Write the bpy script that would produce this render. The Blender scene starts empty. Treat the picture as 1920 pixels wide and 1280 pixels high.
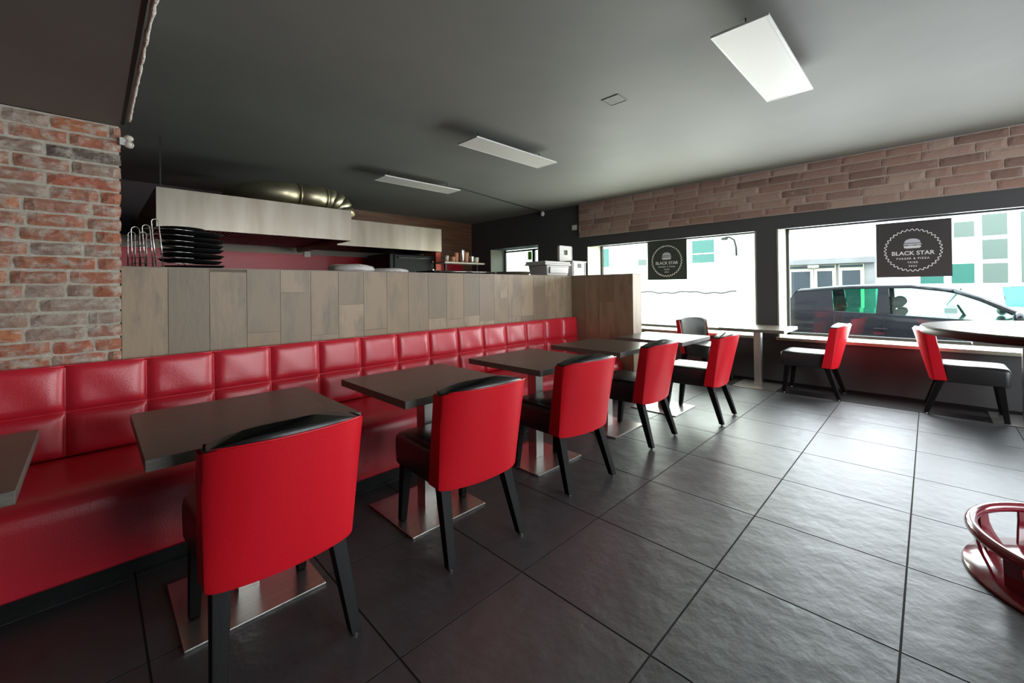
import bpy, bmesh, math, random
from mathutils import Vector, Matrix
random.seed(7)
PI = math.pi
scene = bpy.context.scene
C = scene.collection

# ------------------------------------------------------------------ camera
YAW, PITCH, ROLL, FPX, CAMZ = 0.7837, 0.0057, -0.0114, 784.8, 1.248
F0 = Vector((math.cos(YAW), math.sin(YAW), 0)); R0 = Vector((math.sin(YAW), -math.cos(YAW), 0)); U0 = Vector((0, 0, 1))
F1 = F0*math.cos(PITCH) + U0*math.sin(PITCH); U1 = U0*math.cos(PITCH) - F0*math.sin(PITCH)
R1 = R0*math.cos(ROLL) + U1*math.sin(ROLL); U2 = U1*math.cos(ROLL) - R0*math.sin(ROLL)
cd = bpy.data.cameras.new('camera'); cam = bpy.data.objects.new('camera', cd); C.objects.link(cam)
cd.sensor_width = 36; cd.lens = 36*FPX/1920; cd.shift_y = -(640-535.5)/1920; cd.clip_start = .02
M = Matrix((R1, U2, -F1)).transposed().to_4x4(); M.translation = Vector((0, 0, CAMZ)); cam.matrix_world = M
scene.camera = cam

# ------------------------------------------------------------------ world, sun, daylight, exposure
w = bpy.data.worlds.new('sky'); scene.world = w; w.use_nodes = True
bgn = w.node_tree.nodes['Background']; bgn.inputs[0].default_value = (.80, .92, 1, 1); bgn.inputs[1].default_value = 6.5
sd = bpy.data.lights.new('sun', 'SUN'); sd.energy = 3; sd.angle = .02; sd.color = (1, .97, .9)
so = bpy.data.objects.new('sun', sd); C.objects.link(so)
so.rotation_euler = Vector((.62, .28, -.75)).to_track_quat('-Z', 'Y').to_euler()

def daylight(name, loc, direction, sx, sy, power, col, portal=False):
    d = bpy.data.lights.new(name, 'AREA'); d.shape = 'RECTANGLE'; d.size = sx; d.size_y = sy; d.energy = power; d.color = col
    o = bpy.data.objects.new(name, d); C.objects.link(o); o.location = loc
    o.rotation_euler = Vector(direction).to_track_quat('-Z', 'Y').to_euler()
    if portal: d.cycles.is_portal = True
    return o
# daylight through the street windows, plus an added unseen source in front
daylight('added_front_daylight', (3.3, -3.52, 1.5), (0, 1, 0), 4.4, 1.5, 92, (1, .98, .94))
daylight('daylight_street_window', (6.72, .2, 1.27), (-1, 0, 0), 2.3, 1.35, 150, (.9, .96, 1))
daylight('daylight_corner_window', (6.72, 3.0, 1.27), (-1, 0, 0), 2.6, 1.35, 150, (.93, 1, .90))
daylight('sky_portal_right', (6.79, -.4, 1.3), (-1, 0, 0), 3.6, 1.5, 1, (1, 1, 1), True)
daylight('sky_portal_left', (6.79, 3.0, 1.3), (-1, 0, 0), 2.7, 1.5, 1, (1, 1, 1), True)
vs = scene.view_settings
vs.view_transform = 'Standard'; vs.look = 'None'; vs.gamma = 1; vs.use_curve_mapping = False; vs.exposure = 0.0
scene.cycles.use_denoising = True
scene.cycles.max_bounces = 8; scene.cycles.diffuse_bounces = 4; scene.cycles.glossy_bounces = 4; scene.cycles.transparent_max_bounces = 12
scene.cycles.caustics_reflective = False; scene.cycles.caustics_refractive = False
scene.cycles.sample_clamp_indirect = 6

# ------------------------------------------------------------------ materials
def nt(m): return m.node_tree.nodes, m.node_tree.links
def mat(name, col, rough=.5, metal=0., spec=.5, coat=0., noise=None, bump=None, col2=None, alpha=None):
    """noise=(scale, stretch xyz) mixes col and col2; bump=(scale, strength)"""
    m = bpy.data.materials.new(name); m.use_nodes = True; N, L = nt(m); b = N['Principled BSDF']
    b.inputs['Base Color'].default_value = (*col, 1); b.inputs['Roughness'].default_value = rough
    b.inputs['Metallic'].default_value = metal; b.inputs['Specular IOR Level'].default_value = spec
    b.inputs['Coat Weight'].default_value = coat
    tc = N.new('ShaderNodeTexCoord')
    if noise:
        mp = N.new('ShaderNodeMapping'); mp.inputs['Scale'].default_value = noise[1]; L.new(tc.outputs['Object'], mp.inputs[0])
        n = N.new('ShaderNodeTexNoise'); n.inputs['Scale'].default_value = noise[0]; n.inputs['Detail'].default_value = 6; L.new(mp.outputs[0], n.inputs[0])
        r = N.new('ShaderNodeValToRGB'); r.color_ramp.elements[0].position = .35; r.color_ramp.elements[1].position = .68
        r.color_ramp.elements[0].color = (*col, 1); r.color_ramp.elements[1].color = (*(col2 or col), 1)
        L.new(n.outputs['Fac'], r.inputs[0]); L.new(r.outputs[0], b.inputs['Base Color'])
    if bump:
        n = N.new('ShaderNodeTexNoise'); n.inputs['Scale'].default_value = bump[0]; n.inputs['Detail'].default_value = 5
        if len(bump) > 2:
            mp = N.new('ShaderNodeMapping'); mp.inputs['Scale'].default_value = bump[2]; L.new(tc.outputs['Object'], mp.inputs[0]); L.new(mp.outputs[0], n.inputs[0])
        else: L.new(tc.outputs['Object'], n.inputs[0])
        bp = N.new('ShaderNodeBump'); bp.inputs['Strength'].default_value = bump[1]; bp.inputs['Distance'].default_value = .01
        L.new(n.outputs['Fac'], bp.inputs['Height']); L.new(bp.outputs[0], b.inputs['Normal'])
    return m

def island_mat(name, cols, stain, stain_scale, stretch, rough, bump, amount=.5, spec=.3):
    """each loose piece of the mesh takes its own tone from cols; noise stains over it"""
    m = bpy.data.materials.new(name); m.use_nodes = True; N, L = nt(m); b = N['Principled BSDF']
    b.inputs['Roughness'].default_value = rough; b.inputs['Specular IOR Level'].default_value = spec
    g = N.new('ShaderNodeNewGeometry'); r = N.new('ShaderNodeValToRGB'); r.color_ramp.interpolation = 'CONSTANT'
    e = r.color_ramp.elements
    while len(e) < len(cols): e.new(.5)
    for i, c in enumerate(cols): e[i].position = i/len(cols); e[i].color = (*c, 1)
    L.new(g.outputs['Random Per Island'], r.inputs[0])
    tc = N.new('ShaderNodeTexCoord'); mp = N.new('ShaderNodeMapping'); mp.inputs['Scale'].default_value = stretch
    L.new(tc.outputs['Object'], mp.inputs[0])
    off = N.new('ShaderNodeVectorMath'); off.operation = 'SCALE'; off.inputs[0].default_value = (13, 7, 29); L.new(g.outputs['Random Per Island'], off.inputs['Scale'])
    add = N.new('ShaderNodeVectorMath'); L.new(mp.outputs[0], add.inputs[0]); L.new(off.outputs[0], add.inputs[1])
    n = N.new('ShaderNodeTexNoise'); n.inputs['Scale'].default_value = stain_scale; n.inputs['Detail'].default_value = 8; n.inputs['Roughness'].default_value = .65
    L.new(add.outputs[0], n.inputs[0])
    rr = N.new('ShaderNodeValToRGB'); rr.color_ramp.elements[0].position = amount-.07; rr.color_ramp.elements[1].position = amount+.13
    rr.color_ramp.elements[0].color = (0, 0, 0, 1); rr.color_ramp.elements[1].color = (1, 1, 1, 1)
    L.new(n.outputs['Fac'], rr.inputs[0])
    mx = N.new('ShaderNodeMix'); mx.data_type = 'RGBA'; L.new(rr.outputs[0], mx.inputs[0]); L.new(r.outputs[0], mx.inputs[6]); mx.inputs[7].default_value = (*stain, 1)
    L.new(mx.outputs[2], b.inputs['Base Color'])
    n2 = N.new('ShaderNodeTexNoise'); n2.inputs['Scale'].default_value = bump[0]; n2.inputs['Detail'].default_value = 6; L.new(add.outputs[0], n2.inputs[0])
    bp = N.new('ShaderNodeBump'); bp.inputs['Strength'].default_value = bump[1]; bp.inputs['Distance'].default_value = .01
    L.new(n2.outputs['Fac'], bp.inputs['Height']); L.new(bp.outputs[0], b.inputs['Normal'])
    return m

def glass(name, tint, refl=.06, transp=1.):
    m = bpy.data.materials.new(name); m.use_nodes = True; N, L = nt(m); N.remove(N['Principled BSDF']); out = N['Material Output']
    t = N.new('ShaderNodeBsdfTransparent'); t.inputs[0].default_value = (*tint, 1)
    gl = N.new('ShaderNodeBsdfGlossy'); gl.inputs['Roughness'].default_value = .02
    mx = N.new('ShaderNodeMixShader'); fr = N.new('ShaderNodeFresnel'); fr.inputs[0].default_value = 1.35
    ad = N.new('ShaderNodeMath'); ad.operation = 'ADD'; ad.inputs[1].default_value = refl; L.new(fr.outputs[0], ad.inputs[0]); ad.use_clamp = True
    L.new(ad.outputs[0], mx.inputs[0]); L.new(t.outputs[0], mx.inputs[1]); L.new(gl.outputs[0], mx.inputs[2]); L.new(mx.outputs[0], out.inputs[0])
    return m

MT = dict(
    brick=island_mat('reclaimed_brick', [(.46, .17, .10), (.42, .20, .14), (.54, .21, .11), (.36, .25, .20), (.17, .13, .11), (.46, .20, .13), (.42, .31, .25), (.50, .17, .11), (.45, .22, .16), (.48, .19, .12), (.40, .27, .21)],
                     (.56, .51, .43), 17, (1, 1, 1.15), .9, (34, .9), .53, .12),
    band=island_mat('brick_cladding', [(.34, .21, .17), (.29, .18, .145), (.38, .25, .20), (.24, .15, .12), (.33, .20, .155), (.40, .28, .225)],
                    (.42, .33, .28), 12, (1, 1, 2), .85, (40, .5), .66, .15),
    mortar=mat('lime_mortar', (.62, .56, .46), .95, bump=(60, .6), noise=(20, (1, 1, 1)), col2=(.50, .45, .37)),
    bandmortar=mat('cladding_mortar', (.43, .345, .295), .95, bump=(60, .4)),
    plank=island_mat('wood_look_tile', [(.37, .27, .18), (.32, .235, .16), (.40, .295, .20), (.28, .215, .15), (.35, .25, .16), (.43, .315, .21)],
                     (.25, .195, .14), 4.5, (2.2, 2.2, .55), .42, (18, .12), .55, .35),
    grout=mat('beige_grout', (.21, .16, .12), .9),
    slate=island_mat('slate_tile', [(.046, .048, .051), (.056, .057, .058), (.042, .045, .048), (.050, .051, .055)],
                     (.066, .069, .070), 2.4, (1, 1, 1), .47, (7, .9), .6, 1.0),
    floorgrout=mat('dark_grout', (.018, .018, .018), .9),
    ceiling=mat('charcoal_ceiling_paint', (.20, .20, .185), .62, bump=(9, .12), noise=(1.1, (1, 1, 1)), col2=(.23, .225, .205), spec=.35),
    wall=mat('anthracite_wall_paint', (.068, .067, .068), .6, bump=(30, .1)),
    maroonwall=mat('dark_maroon_panel', (.040, .012, .013), .4),
    red=mat('red_leatherette', (.66, .020, .040), .33, bump=(190, .10), spec=.75),
    redshell=mat('red_leatherette_shell', (.74, .010, .022), .34, bump=(190, .10), spec=.5),
    black=mat('black_leatherette', (.020, .019, .020), .36, bump=(190, .10), spec=.6),
    blackwood=mat('black_stained_wood', (.006, .005, .005), .5, spec=.15, bump=(40, .1, (1, 1, .1))),
    chrome=mat('nickel', (.6, .58, .55), .2, metal=1),
    steel=mat('brushed_steel', (.50, .47, .45), .30, metal=1, noise=(6, (1, 14, 1)), col2=(.58, .55, .52)),
    hood=mat('brushed_hood_steel', (.25, .215, .17), .38, metal=1, noise=(1.6, (3, 1, .4)), col2=(.35, .315, .265), bump=(3, .15)),
    top=mat('dark_oak_laminate', (.075, .052, .037), .30, noise=(5, (1, 14, 1)), col2=(.105, .077, .056), bump=(30, .12, (1, 12, 1))),
    topedge=mat('dark_oak_edge', (.13, .115, .095), .5, noise=(12, (2, 2, 14)), col2=(.19, .17, .145)),
    duct=mat('galvanised_duct', (.56, .50, .32), .42, metal=1, noise=(3, (1, 1, 1)), col2=(.66, .60, .42)),
    darkmetal=mat('dark_steel', (.03, .028, .026), .4, metal=.6),
    plasticblack=mat('black_plastic', (.008, .008, .008), .5, spec=.25),
    white=mat('white_enamel', (.72, .70, .67), .35),
    panel=mat('opal_diffuser', (.78, .75, .69), .45),
    lining=mat('cream_window_lining', (.34, .34, .24), .5),
    sill=mat('cream_stone_sill', (.50, .50, .38), .4),
    frame=mat('dark_window_frame', (.03, .03, .032), .4),
    redglass=mat('red_splashback', (.50, .008, .02), .32),
    beige=mat('beige_wall_tile', (.30, .24, .19), .5),
    woodwall=mat('brown_wood_panelling', (.10, .042, .020), .45, noise=(3, (.4, .4, 9)), col2=(.20, .09, .045), bump=(12, .2, (.3, .3, 8))),
    orange=mat('orange_red_paint', (.75, .13, .06), .5),
    crate=mat('white_plastic', (.62, .58, .56), .4),
    bag=mat('cloudy_plastic_wrap', (.55, .50, .46), .18, noise=(9, (1, 1, 1)), col2=(.72, .68, .64), bump=(22, .9)),
    wicker=mat('brown_wicker', (.11, .085, .055), .8, bump=(70, .8)),
    banner=mat('charcoal_banner', (.060, .052, .052), .5),
    bannergreen=mat('olive_banner', (.050, .060, .045), .5),
    ink=mat('white_print', (.85, .84, .86), .5),
    icongrey=mat('pale_grey_print', (.62, .64, .70), .5),
    maroon=mat('glossy_maroon_paint', (.22, .006, .018), .16, coat=.5),
    rim=mat('dark_brown_rim', (.07, .030, .025), .35),
    roundtop=mat('beige_brown_laminate', (.24, .18, .115), .38, spec=.25, noise=(4, (1, 9, 1)), col2=(.29, .22, .15)),
    asphalt=mat('street_asphalt', (.30, .30, .30), .9, bump=(60, .3)),
    facadeA=mat('pale_green_render', (.74, .86, .66), .9), facadeB=mat('white_render', (.84, .85, .83), .9),
    stonegrey=mat('grey_stone', (.17, .17, .175), .7, noise=(2, (1, 1, 1)), col2=(.22, .22, .22)),
    creamframe=mat('cream_joinery', (.62, .62, .42), .6),
    tealglass=mat('teal_window_glass', (.035, .13, .105), .25), greyglass=mat('grey_window_glass', (.105, .135, .115), .3),
    doorglass=mat('dark_door_glass', (.05, .06, .07), .15),
    carpaint=mat('black_car_paint', (.028, .028, .036), .22, metal=.2, coat=.8), carwhite=mat('white_car_paint', (.8, .82, .82), .25, coat=.6),
    tyre=mat('tyre_rubber', (.02, .02, .02), .8), carseat=mat('dark_car_cloth', (.02, .022, .024), .8),
    carglass=glass('green_car_glass', (.50, .86, .76), .04), carglassfront=glass('clear_car_glass', (.88, .98, .95), .03), pane=glass('clear_window_pane', (.97, 1, .98), .0),
    taillight=mat('tail_light', (.35, .30, .32), .2), cable=mat('black_cable', (.006, .006, .006), .5),
    cup=mat('pale_ceramic', (.68, .60, .50), .4), cuporange=mat('terracotta_ceramic', (.62, .28, .15), .5),
    plaster=mat('chipped_plaster', (.85, .80, .72), .9, bump=(90, .9)),
    floorstrip=mat('black_floor_strip', (.010, .008, .009), .5, spec=.2),
    green=mat('green_leaflet', (.25, .95, .06), .5),
)

# ------------------------------------------------------------------ mesh helpers
def tag(o, label=None, cat=None, group=None, kind=None):
    if label: o['label'] = label
    if cat: o['category'] = cat
    if group: o['group'] = group
    if kind: o['kind'] = kind
    return o
def thing(name, label, cat, loc=(0, 0, 0), rz=0, group=None):
    o = bpy.data.objects.new(name, None); C.objects.link(o); o.empty_display_size = .1
    o.location = loc; o.rotation_euler = (0, 0, rz); return tag(o, label, cat, group)
def obj(name, bm, m, parent=None, smooth=False, bevel=0, seg=2, mats=None, autos=True):
    me = bpy.data.meshes.new(name); bmesh.ops.recalc_face_normals(bm, faces=bm.faces[:]) ; bm.to_mesh(me); bm.free()
    o = bpy.data.objects.new(name, me); C.objects.link(o)
    for k in (mats or [m]): me.materials.append(k)
    if parent: o.parent = parent
    if smooth:
        for p in me.polygons: p.use_smooth = True
    if bevel:
        b = o.modifiers.new('bevel', 'BEVEL'); b.width = bevel; b.segments = seg; b.limit_method = 'ANGLE'; b.angle_limit = .6
        for p in me.polygons: p.use_smooth = True
        wn = o.modifiers.new('wn', 'WEIGHTED_NORMAL'); wn.keep_sharp = False
    return o
def structure(name, bm, m, **k): return tag(obj(name, bm, m, **k), kind='structure')
def BM(): return bmesh.new()
def box(bm, x0, x1, y0, y1, z0, z1, mi=0):
    v = [bm.verts.new(p) for p in ((x0, y0, z0), (x1, y0, z0), (x1, y1, z0), (x0, y1, z0), (x0, y0, z1), (x1, y0, z1), (x1, y1, z1), (x0, y1, z1))]
    for f in ((0, 3, 2, 1), (4, 5, 6, 7), (0, 1, 5, 4), (1, 2, 6, 5), (2, 3, 7, 6), (3, 0, 4, 7)):
        bm.faces.new([v[i] for i in f]).material_index = mi
    return v
def bx(*a):
    bm = BM(); box(bm, *a); return bm
def loft(bm, loops, cap=True, closed=True):
    L = [[bm.verts.new(p) for p in lp] for lp in loops]; n = len(L[0])
    for a, b in zip(L, L[1:]):
        for i in range(n if closed else n-1):
            j = (i+1) % n; bm.faces.new((a[i], a[j], b[j], b[i]))
    if cap and closed:
        bm.faces.new(L[0][::-1]); bm.faces.new(L[-1])
    return L
def frames(pts):
    P = [Vector(p) for p in pts]; out = []; up = None
    for i, p in enumerate(P):
        t = (P[min(i+1, len(P)-1)] - P[max(i-1, 0)]).normalized()
        if up is None: up = Vector((0, 0, 1)) if abs(t.z) < .9 else Vector((1, 0, 0))
        a = t.cross(up).normalized(); up = a.cross(t).normalized(); out.append((p, a, up))
    return out
def tube(bm, pts, r, n=10, closed=False, rs=None):
    fr = frames(pts)
    if closed: pts = list(pts)
    loops = []
    for i, (p, a, u) in enumerate(fr):
        q = rs[i] if rs else r
        loops.append([p + a*q*math.cos(2*PI*k/n) + u*q*math.sin(2*PI*k/n) for k in range(n)])
    loft(bm, loops)
def ringtube(bm, c, R, r, n=64, m=12):
    vs_ = [[bm.verts.new((c[0]+(R+r*math.cos(b))*math.cos(a), c[1]+(R+r*math.cos(b))*math.sin(a), c[2]+r*math.sin(b))) for b in [2*PI*j/m for j in range(m)]] for a in [2*PI*i/n for i in range(n)]]
    for i in range(n):
        for j in range(m):
            bm.faces.new((vs_[i][j], vs_[(i+1) % n][j], vs_[(i+1) % n][(j+1) % m], vs_[i][(j+1) % m]))
def lathe(bm, prof, c=(0, 0, 0), n=32):
    loops = [[(c[0]+r*math.cos(2*PI*k/n), c[1]+r*math.sin(2*PI*k/n), c[2]+z) for k in range(n)] for r, z in prof]
    loft(bm, loops)
def tapered(bm, p0, p1, a, b):
    """square leg from p0 (half size a) to p1 (half size b)"""
    loft(bm, [[(p[0]+sx*h, p[1]+sy*h, p[2]) for sx, sy in ((-1, -1), (1, -1), (1, 1), (-1, 1))] for p, h in ((p0, a), (p1, b))])
def plate(bm, pts, x0, x1):
    """prism from a polygon given in (y, z), extruded along x"""
    a = [bm.verts.new((x0, y, z)) for y, z in pts]; b = [bm.verts.new((x1, y, z)) for y, z in pts]; n = len(pts)
    bm.faces.new(a); bm.faces.new(b[::-1])
    for i in range(n): bm.faces.new((a[i], b[i], b[(i+1) % n], a[(i+1) % n]))
def copy_tree(o, parent=None):
    c = o.copy(); C.objects.link(c)
    if parent: c.parent = parent
    for ch in list(o.children): copy_tree(ch, c)
    return c

def brickwork(bm, L, H, ph, pl, gap, relief, rnd, rough, origin, ud, nd, zs=0, vary=.25, clip=None, crown=.35):
    """running courses of bricks over a length L and height H; ud = along, nd = outward"""
    ud, nd = Vector(ud), Vector(nd); origin = Vector(origin); r = random.Random(rnd); z = 0; k = 0
    while z < H-.01:
        h = min(ph, H-z); u = -r.random()*pl
        while u < L:
            bl = pl*(1+vary*(r.random()-.5)*2)
            if r.random() < .18: bl *= .55
            a, b = max(0, u)+gap/2, min(L, u+bl)-gap/2
            if L - (u+bl) < .05: b = L-gap/2; u = L
            if b-a > .03:
                rel = relief*(.75+.5*r.random()); jz = (r.random()-.5)*.004
                nu, nz = max(3, int((b-a)/.03)), 3
                za, zb = z+gap/2+jz, z+h-gap/2+jz
                g = []
                for j in range(nz+1):
                    row = []
                    for i in range(nu+1):
                        eu, ez = i in (0, nu), j in (0, nz)
                        uu = a+(b-a)*i/nu; zz = za+(zb-za)*j/nz
                        d = rel*(crown if (eu or ez) else 1)
                        if eu and ez: d = rel*crown*.4
                        uu += (r.random()-.5)*rough; zz += (r.random()-.5)*rough; d += (r.random()-.5)*rough
                        row.append(bm.verts.new(origin+ud*uu+Vector((0, 0, zz))+nd*d))
                    g.append(row)
                for j in range(nz):
                    for i in range(nu): bm.faces.new((g[j][i], g[j][i+1], g[j+1][i+1], g[j+1][i]))
                rim = g[0]+[g[j][-1] for j in range(1, nz)]+g[-1][::-1]+[g[j][0] for j in range(nz-1, 0, -1)]
                back = [bm.verts.new(v.co-nd*max(.001, (v.co-origin).dot(nd)+.002)) for v in rim]
                for i in range(len(rim)): bm.faces.new((rim[i], back[i], back[(i+1) % len(rim)], rim[(i+1) % len(rim)]))
            u += bl
        z += ph; k += 1

# ------------------------------------------------------------------ constants of the room
CZ = 2.755; XW = 6.3; XG = 6.77; YK = 7.6; YP = 3.17; YB = 3.08; XS = 4.23; PZ = 1.395
X0, Y0 = -2.7, -3.6

# floor: 60 cm slate tiles on dark grout
bm = BM(); g = .0035
xs = [.7294+.6*i for i in range(-7, 11)]; ys = [1.2845+.6*j for j in range(-10, 12)]
for i in range(len(xs)-1):
    for j in range(len(ys)-1):
        a, b, c, d = max(xs[i]+g, X0), min(xs[i+1]-g, XW), max(ys[j]+g, Y0), min(ys[j+1]-g, YK)
        if b-a > .02 and d-c > .02: box(bm, a, b, c, d, -.008, 0, 0)
box(bm, X0, XW, Y0, YK, -.06, -.002, 1)
structure('floor', bm, None, mats=[MT['slate'], MT['floorgrout']])
structure('ceiling', bx(X0, XG+.2, Y0, YK+.2, CZ, CZ+.1), MT['ceiling'])
SZ = 2.16
structure('ceiling', bx(X0, .112, Y0, 3.135, SZ, CZ-.001), MT['ceiling'])

# thin black strip added over the tiles, darkening the floor under the windows
structure('floor', bx(5.65, XW-.001, Y0, 4.4, .0003, .003), MT['floorstrip'])
# window wall
W1 = (1.64, 4.36); W2 = (-2.2, 1.40); W3 = (5.52, 6.95); zs0, zs1 = .565, 1.975
bm = BM()
box(bm, XW, XG, Y0, YK, 0, zs0); box(bm, XW, XG, Y0, YK, 2.11, CZ)
box(bm, XW, XG, Y0, W2[0], zs0, 2.11); box(bm, XW, XG, W2[1], W1[0], zs0, 2.11)
box(bm, XW, XW+.06, W2[0], W2[1], zs1, 2.11); box(bm, XW, XW+.06, W1[0], W1[1], zs1, 2.11)
box(bm, XW+.06, XG, W2[0], W2[1], 2.05, 2.11); box(bm, XW+.06, XG, W1[0], W1[1], 2.05, 2.11)
box(bm, XW, XG, W1[1], W3[0], zs0, 2.11); box(bm, XW, XG, W3[1], YK, zs0, 2.11); box(bm, XW, XG, W3[0], W3[1], zs0, 1.45)
structure('wall_right', bm, MT['wall'])
# kitchen back wall, maroon at the left, wood panelling to the right
bm = BM(); box(bm, 1.9, XW, YK, YK+.1, 0, CZ)
structure('wall_back', bm, MT['woodwall'])
structure('wall_back', bx(X0, 1.9, YK, YK+.1, 0, CZ), MT['maroonwall'])
# unseen sides, the front one opened up to let added daylight in
bm = BM(); box(bm, X0-.1, X0, Y0, YK, 0, CZ)
structure('wall_left', bm, MT['wall'])
bm = BM(); box(bm, X0, XG, Y0-.1, Y0, 0, .45); box(bm, X0, XG, Y0-.1, Y0, 2.25, CZ); box(bm, X0, 1.0, Y0-.1, Y0, .45, 2.25); box(bm, 5.6, XG, Y0-.1, Y0, .45, 2.25)
structure('wall_front', bm, MT['wall'])
# brick wall at the left, standing in front of the kitchen
bm = BM(); brickwork(bm, 2.82, SZ-.004, .07187, .235, .012, .016, 3, .0045, (X0, 3.15, .0), (1, 0, 0), (0, -1, 0), vary=.3)
box(bm, X0, .108, 3.148, 3.33, 0, SZ, 1)
o = structure('wall_brick', bm, None, mats=[MT['brick'], MT['mortar']])
# kitchen face of that wall reaching the ceiling
structure('wall_kitchen', bx(X0, .10, 3.331, 3.40, 0, CZ), MT['maroonwall'])
# brick cladding over the windows
bm = BM(); brickwork(bm, 8.1, CZ-2.155-.005, .1, .36, .014, .009, 11, .002, (XW-.045, 4.5, 2.155), (0, -1, 0), (-1, 0, 0), vary=.15)
box(bm, XW-.043, XW, Y0, 4.5, 2.155, CZ, 1)
structure('trim_1', bm, None, mats=[MT['band'], MT['bandmortar']])
# pale ragged strip on the edge of the lowered ceiling
bm = BM(); r = random.Random(5); pts = []; rs = []
for k in range(60):
    t = k/59; pts.append((.142+(r.random()-.5)*.003, .6+2.42*t, SZ+.005+(r.random()-.5)*.004)); rs.append(.006+r.random()*.004)
tube(bm, pts, 0, 7, rs=rs); structure('trim_2', bm, MT['plaster'], smooth=True)
structure('trim_3', bx(.112, .128, Y0, 3.1, SZ+.002, SZ+.05), MT['cable'])

# windows
def window(name, y0, y1, z0, z1, mull=()):
    o = bpy.data.objects.new(name, None); C.objects.link(o); tag(o, kind='structure')
    t = .018
    bm = BM(); zl_ = min(z1, zs1) if z1 < 2.1 else z1
    for ya, yb in ((y0, y0+t), (y1-t, y1)): box(bm, XW-.004, XW+.06, ya, yb, z0, zl_); box(bm, XW+.06, XG-.03, ya, yb, z0, z1)
    obj('lining', bm, MT['lining'], o)
    obj('sill', bx(XW-.03, XG-.03, y0-.02, y1+.02, z0-.03, z0+.008), MT['sill'], o, bevel=.004)
    bm = BM(); f = .035
    ya, yb = y0+t, y1-t
    for a in ((ya, ya+f, z0, z1), (yb-f, yb, z0, z1), (ya, yb, z0+.008, z0+.008+f), (ya, yb, z1-f-t, z1-t)): box(bm, XG-.06, XG-.015, *a)
    for m_ in mull: box(bm, XG-.06, XG-.015, m_-.03, m_+.03, z0, z1-t)
    obj('window_frame', bm, MT['frame'], o)
    obj('pane', bx(XG-.04, XG-.036, ya+f, yb-f, z0+f, z1-f-t), MT['pane'], o)
    return o
window('window_1', *W1, zs0, 2.05); window('window_2', *W2, zs0, 2.05, mull=(-1.2,)); window('window_3', *W3, 1.45, 2.11, mull=(6.03,))

# ------------------------------------------------------------------ partition / serving counter
pc = thing('serving_counter', 'long counter wall clad in upright wood-look tiles behind the red bench', 'counter', (0, 0, 0))
bm = BM(); r = random.Random(9); x = .115; i = 0
while x < XS+.0:
    x1 = min(x+.2, XS); z = 0; z = -r.random()*.7
    while z < PZ-.01:
        h = 1.0 if r.random() < .6 else .55
        a, b = max(z, .0), min(z+h, PZ-.006)
        if b-a > .04: box(bm, x+.0012, x1-.0012, YP-.006, YP+.004, a+.0012, b-.0012)
        z += h
    x = x1
    if x >= XS: break
# return leg: long face and its end
y = YP-.006
while y > 2.34:
    y1 = max(y-.2, 2.334); z = -r.random()*.7
    while z < PZ-.01:
        h = 1.0 if r.random() < .6 else .55
        a, b = max(z, 0), min(z+h, PZ-.006)
        if b-a > .04: box(bm, XS-.004, XS+.006, y1+.0012, y-.0012, a+.0012, b-.0012)
        z += h
    y = y1
for a, b in ((0, .62), (.62, PZ-.006)): box(bm, XS-.003, XS+.185, 2.324, 2.334, a+.001, b-.001)
obj('cladding', bm, MT['plank'], pc)
bm = BM(); box(bm, .112, XS+.18, YP, YP+.14, 0, PZ-.008); box(bm, XS+.002, XS+.182, 2.334, YP, 0, PZ-.008)
obj('core', bm, MT['grout'], pc)
bm = BM(); box(bm, .112, XS+.18, YP-.004, YP+.58, PZ-.008, PZ); box(bm, XS-.002, XS+.187, 2.322, YP-.004, PZ-.008, PZ)
obj('countertop', bm, MT['beige'], pc, bevel=.002)

# ------------------------------------------------------------------ banquette
bq = thing('banquette_bench', 'long red upholstered wall bench with square-stitched backrest', 'bench', (0, 0, 0))
DX = .3093; xl = -.097-DX*8
bm = BM()
def puff(u): return 1-abs(2*u-1)**9
N8 = 14
Q8 = [.5-.5*math.cos(PI*i/14)*(.9+.1*abs(math.cos(PI*i/14))) for i in range(15)]
cols = [xl+DX*k for k in range(int((XS-xl)/DX+.5)+1)]; cols[-1] = XS-.005
zr = [(.43, .652), (.652, .882)]
lean = lambda z: .035*(z-.43)/.45
for k in range(len(cols)-1):
    for (za, zb) in zr:
        top = zb > .8
        G = []
        for j in range(N8+1):
            row = []
            for i in range(N8+1):
                u, v = Q8[i], Q8[j]
                d = .030*puff(u)*puff(v) if not (top and v > .5) else .030*puff(u)*(1-max(0, (v-.8)/.2)**3*.5)
                d += .002*math.sin(7*k+9*u+5*v)*puff(u)*puff(v)
                row.append(bm.verts.new((cols[k]+(cols[k+1]-cols[k])*u, YB-.012-d+lean(za+(zb-za)*v), za+(zb-za)*v - (.006*(1-puff(u)) if top and j == N8 else 0))))
            G.append(row)
        for j in range(N8):
            for i in range(N8): bm.faces.new((G[j][i], G[j][i+1], G[j+1][i+1], G[j+1][i]))
        if top:   # rolled top edge and back
            prev = G[-1]
            for dy, dz in ((.008, .007), (.022, .010), (.044, .006), (.046, -.05)):
                nxt = [bm.verts.new((v.co.x, YB-.035+lean(.882)+dy, .876+dz)) for v in G[-1]]
                for i in range(N8): bm.faces.new((prev[i], prev[i+1], nxt[i+1], nxt[i]))
                prev = nxt
bmesh.ops.remove_doubles(bm, verts=bm.verts[:], dist=.0006)
box(bm, cols[0], XS-.005, YB+.03, 3.128, .1, .868)
obj('backrest', bm, MT['red'], bq, smooth=True)
bm = BM()
prof = [(3.07, .20), (3.07, .425), (2.95, .435), (2.75, .442), (2.6, .442), (2.52, .436), (2.475, .418), (2.452, .385), (2.447, .34), (2.447, .2), (2.452, .10), (2.46, .085), (2.5, .085), (2.55, .12)]
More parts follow.
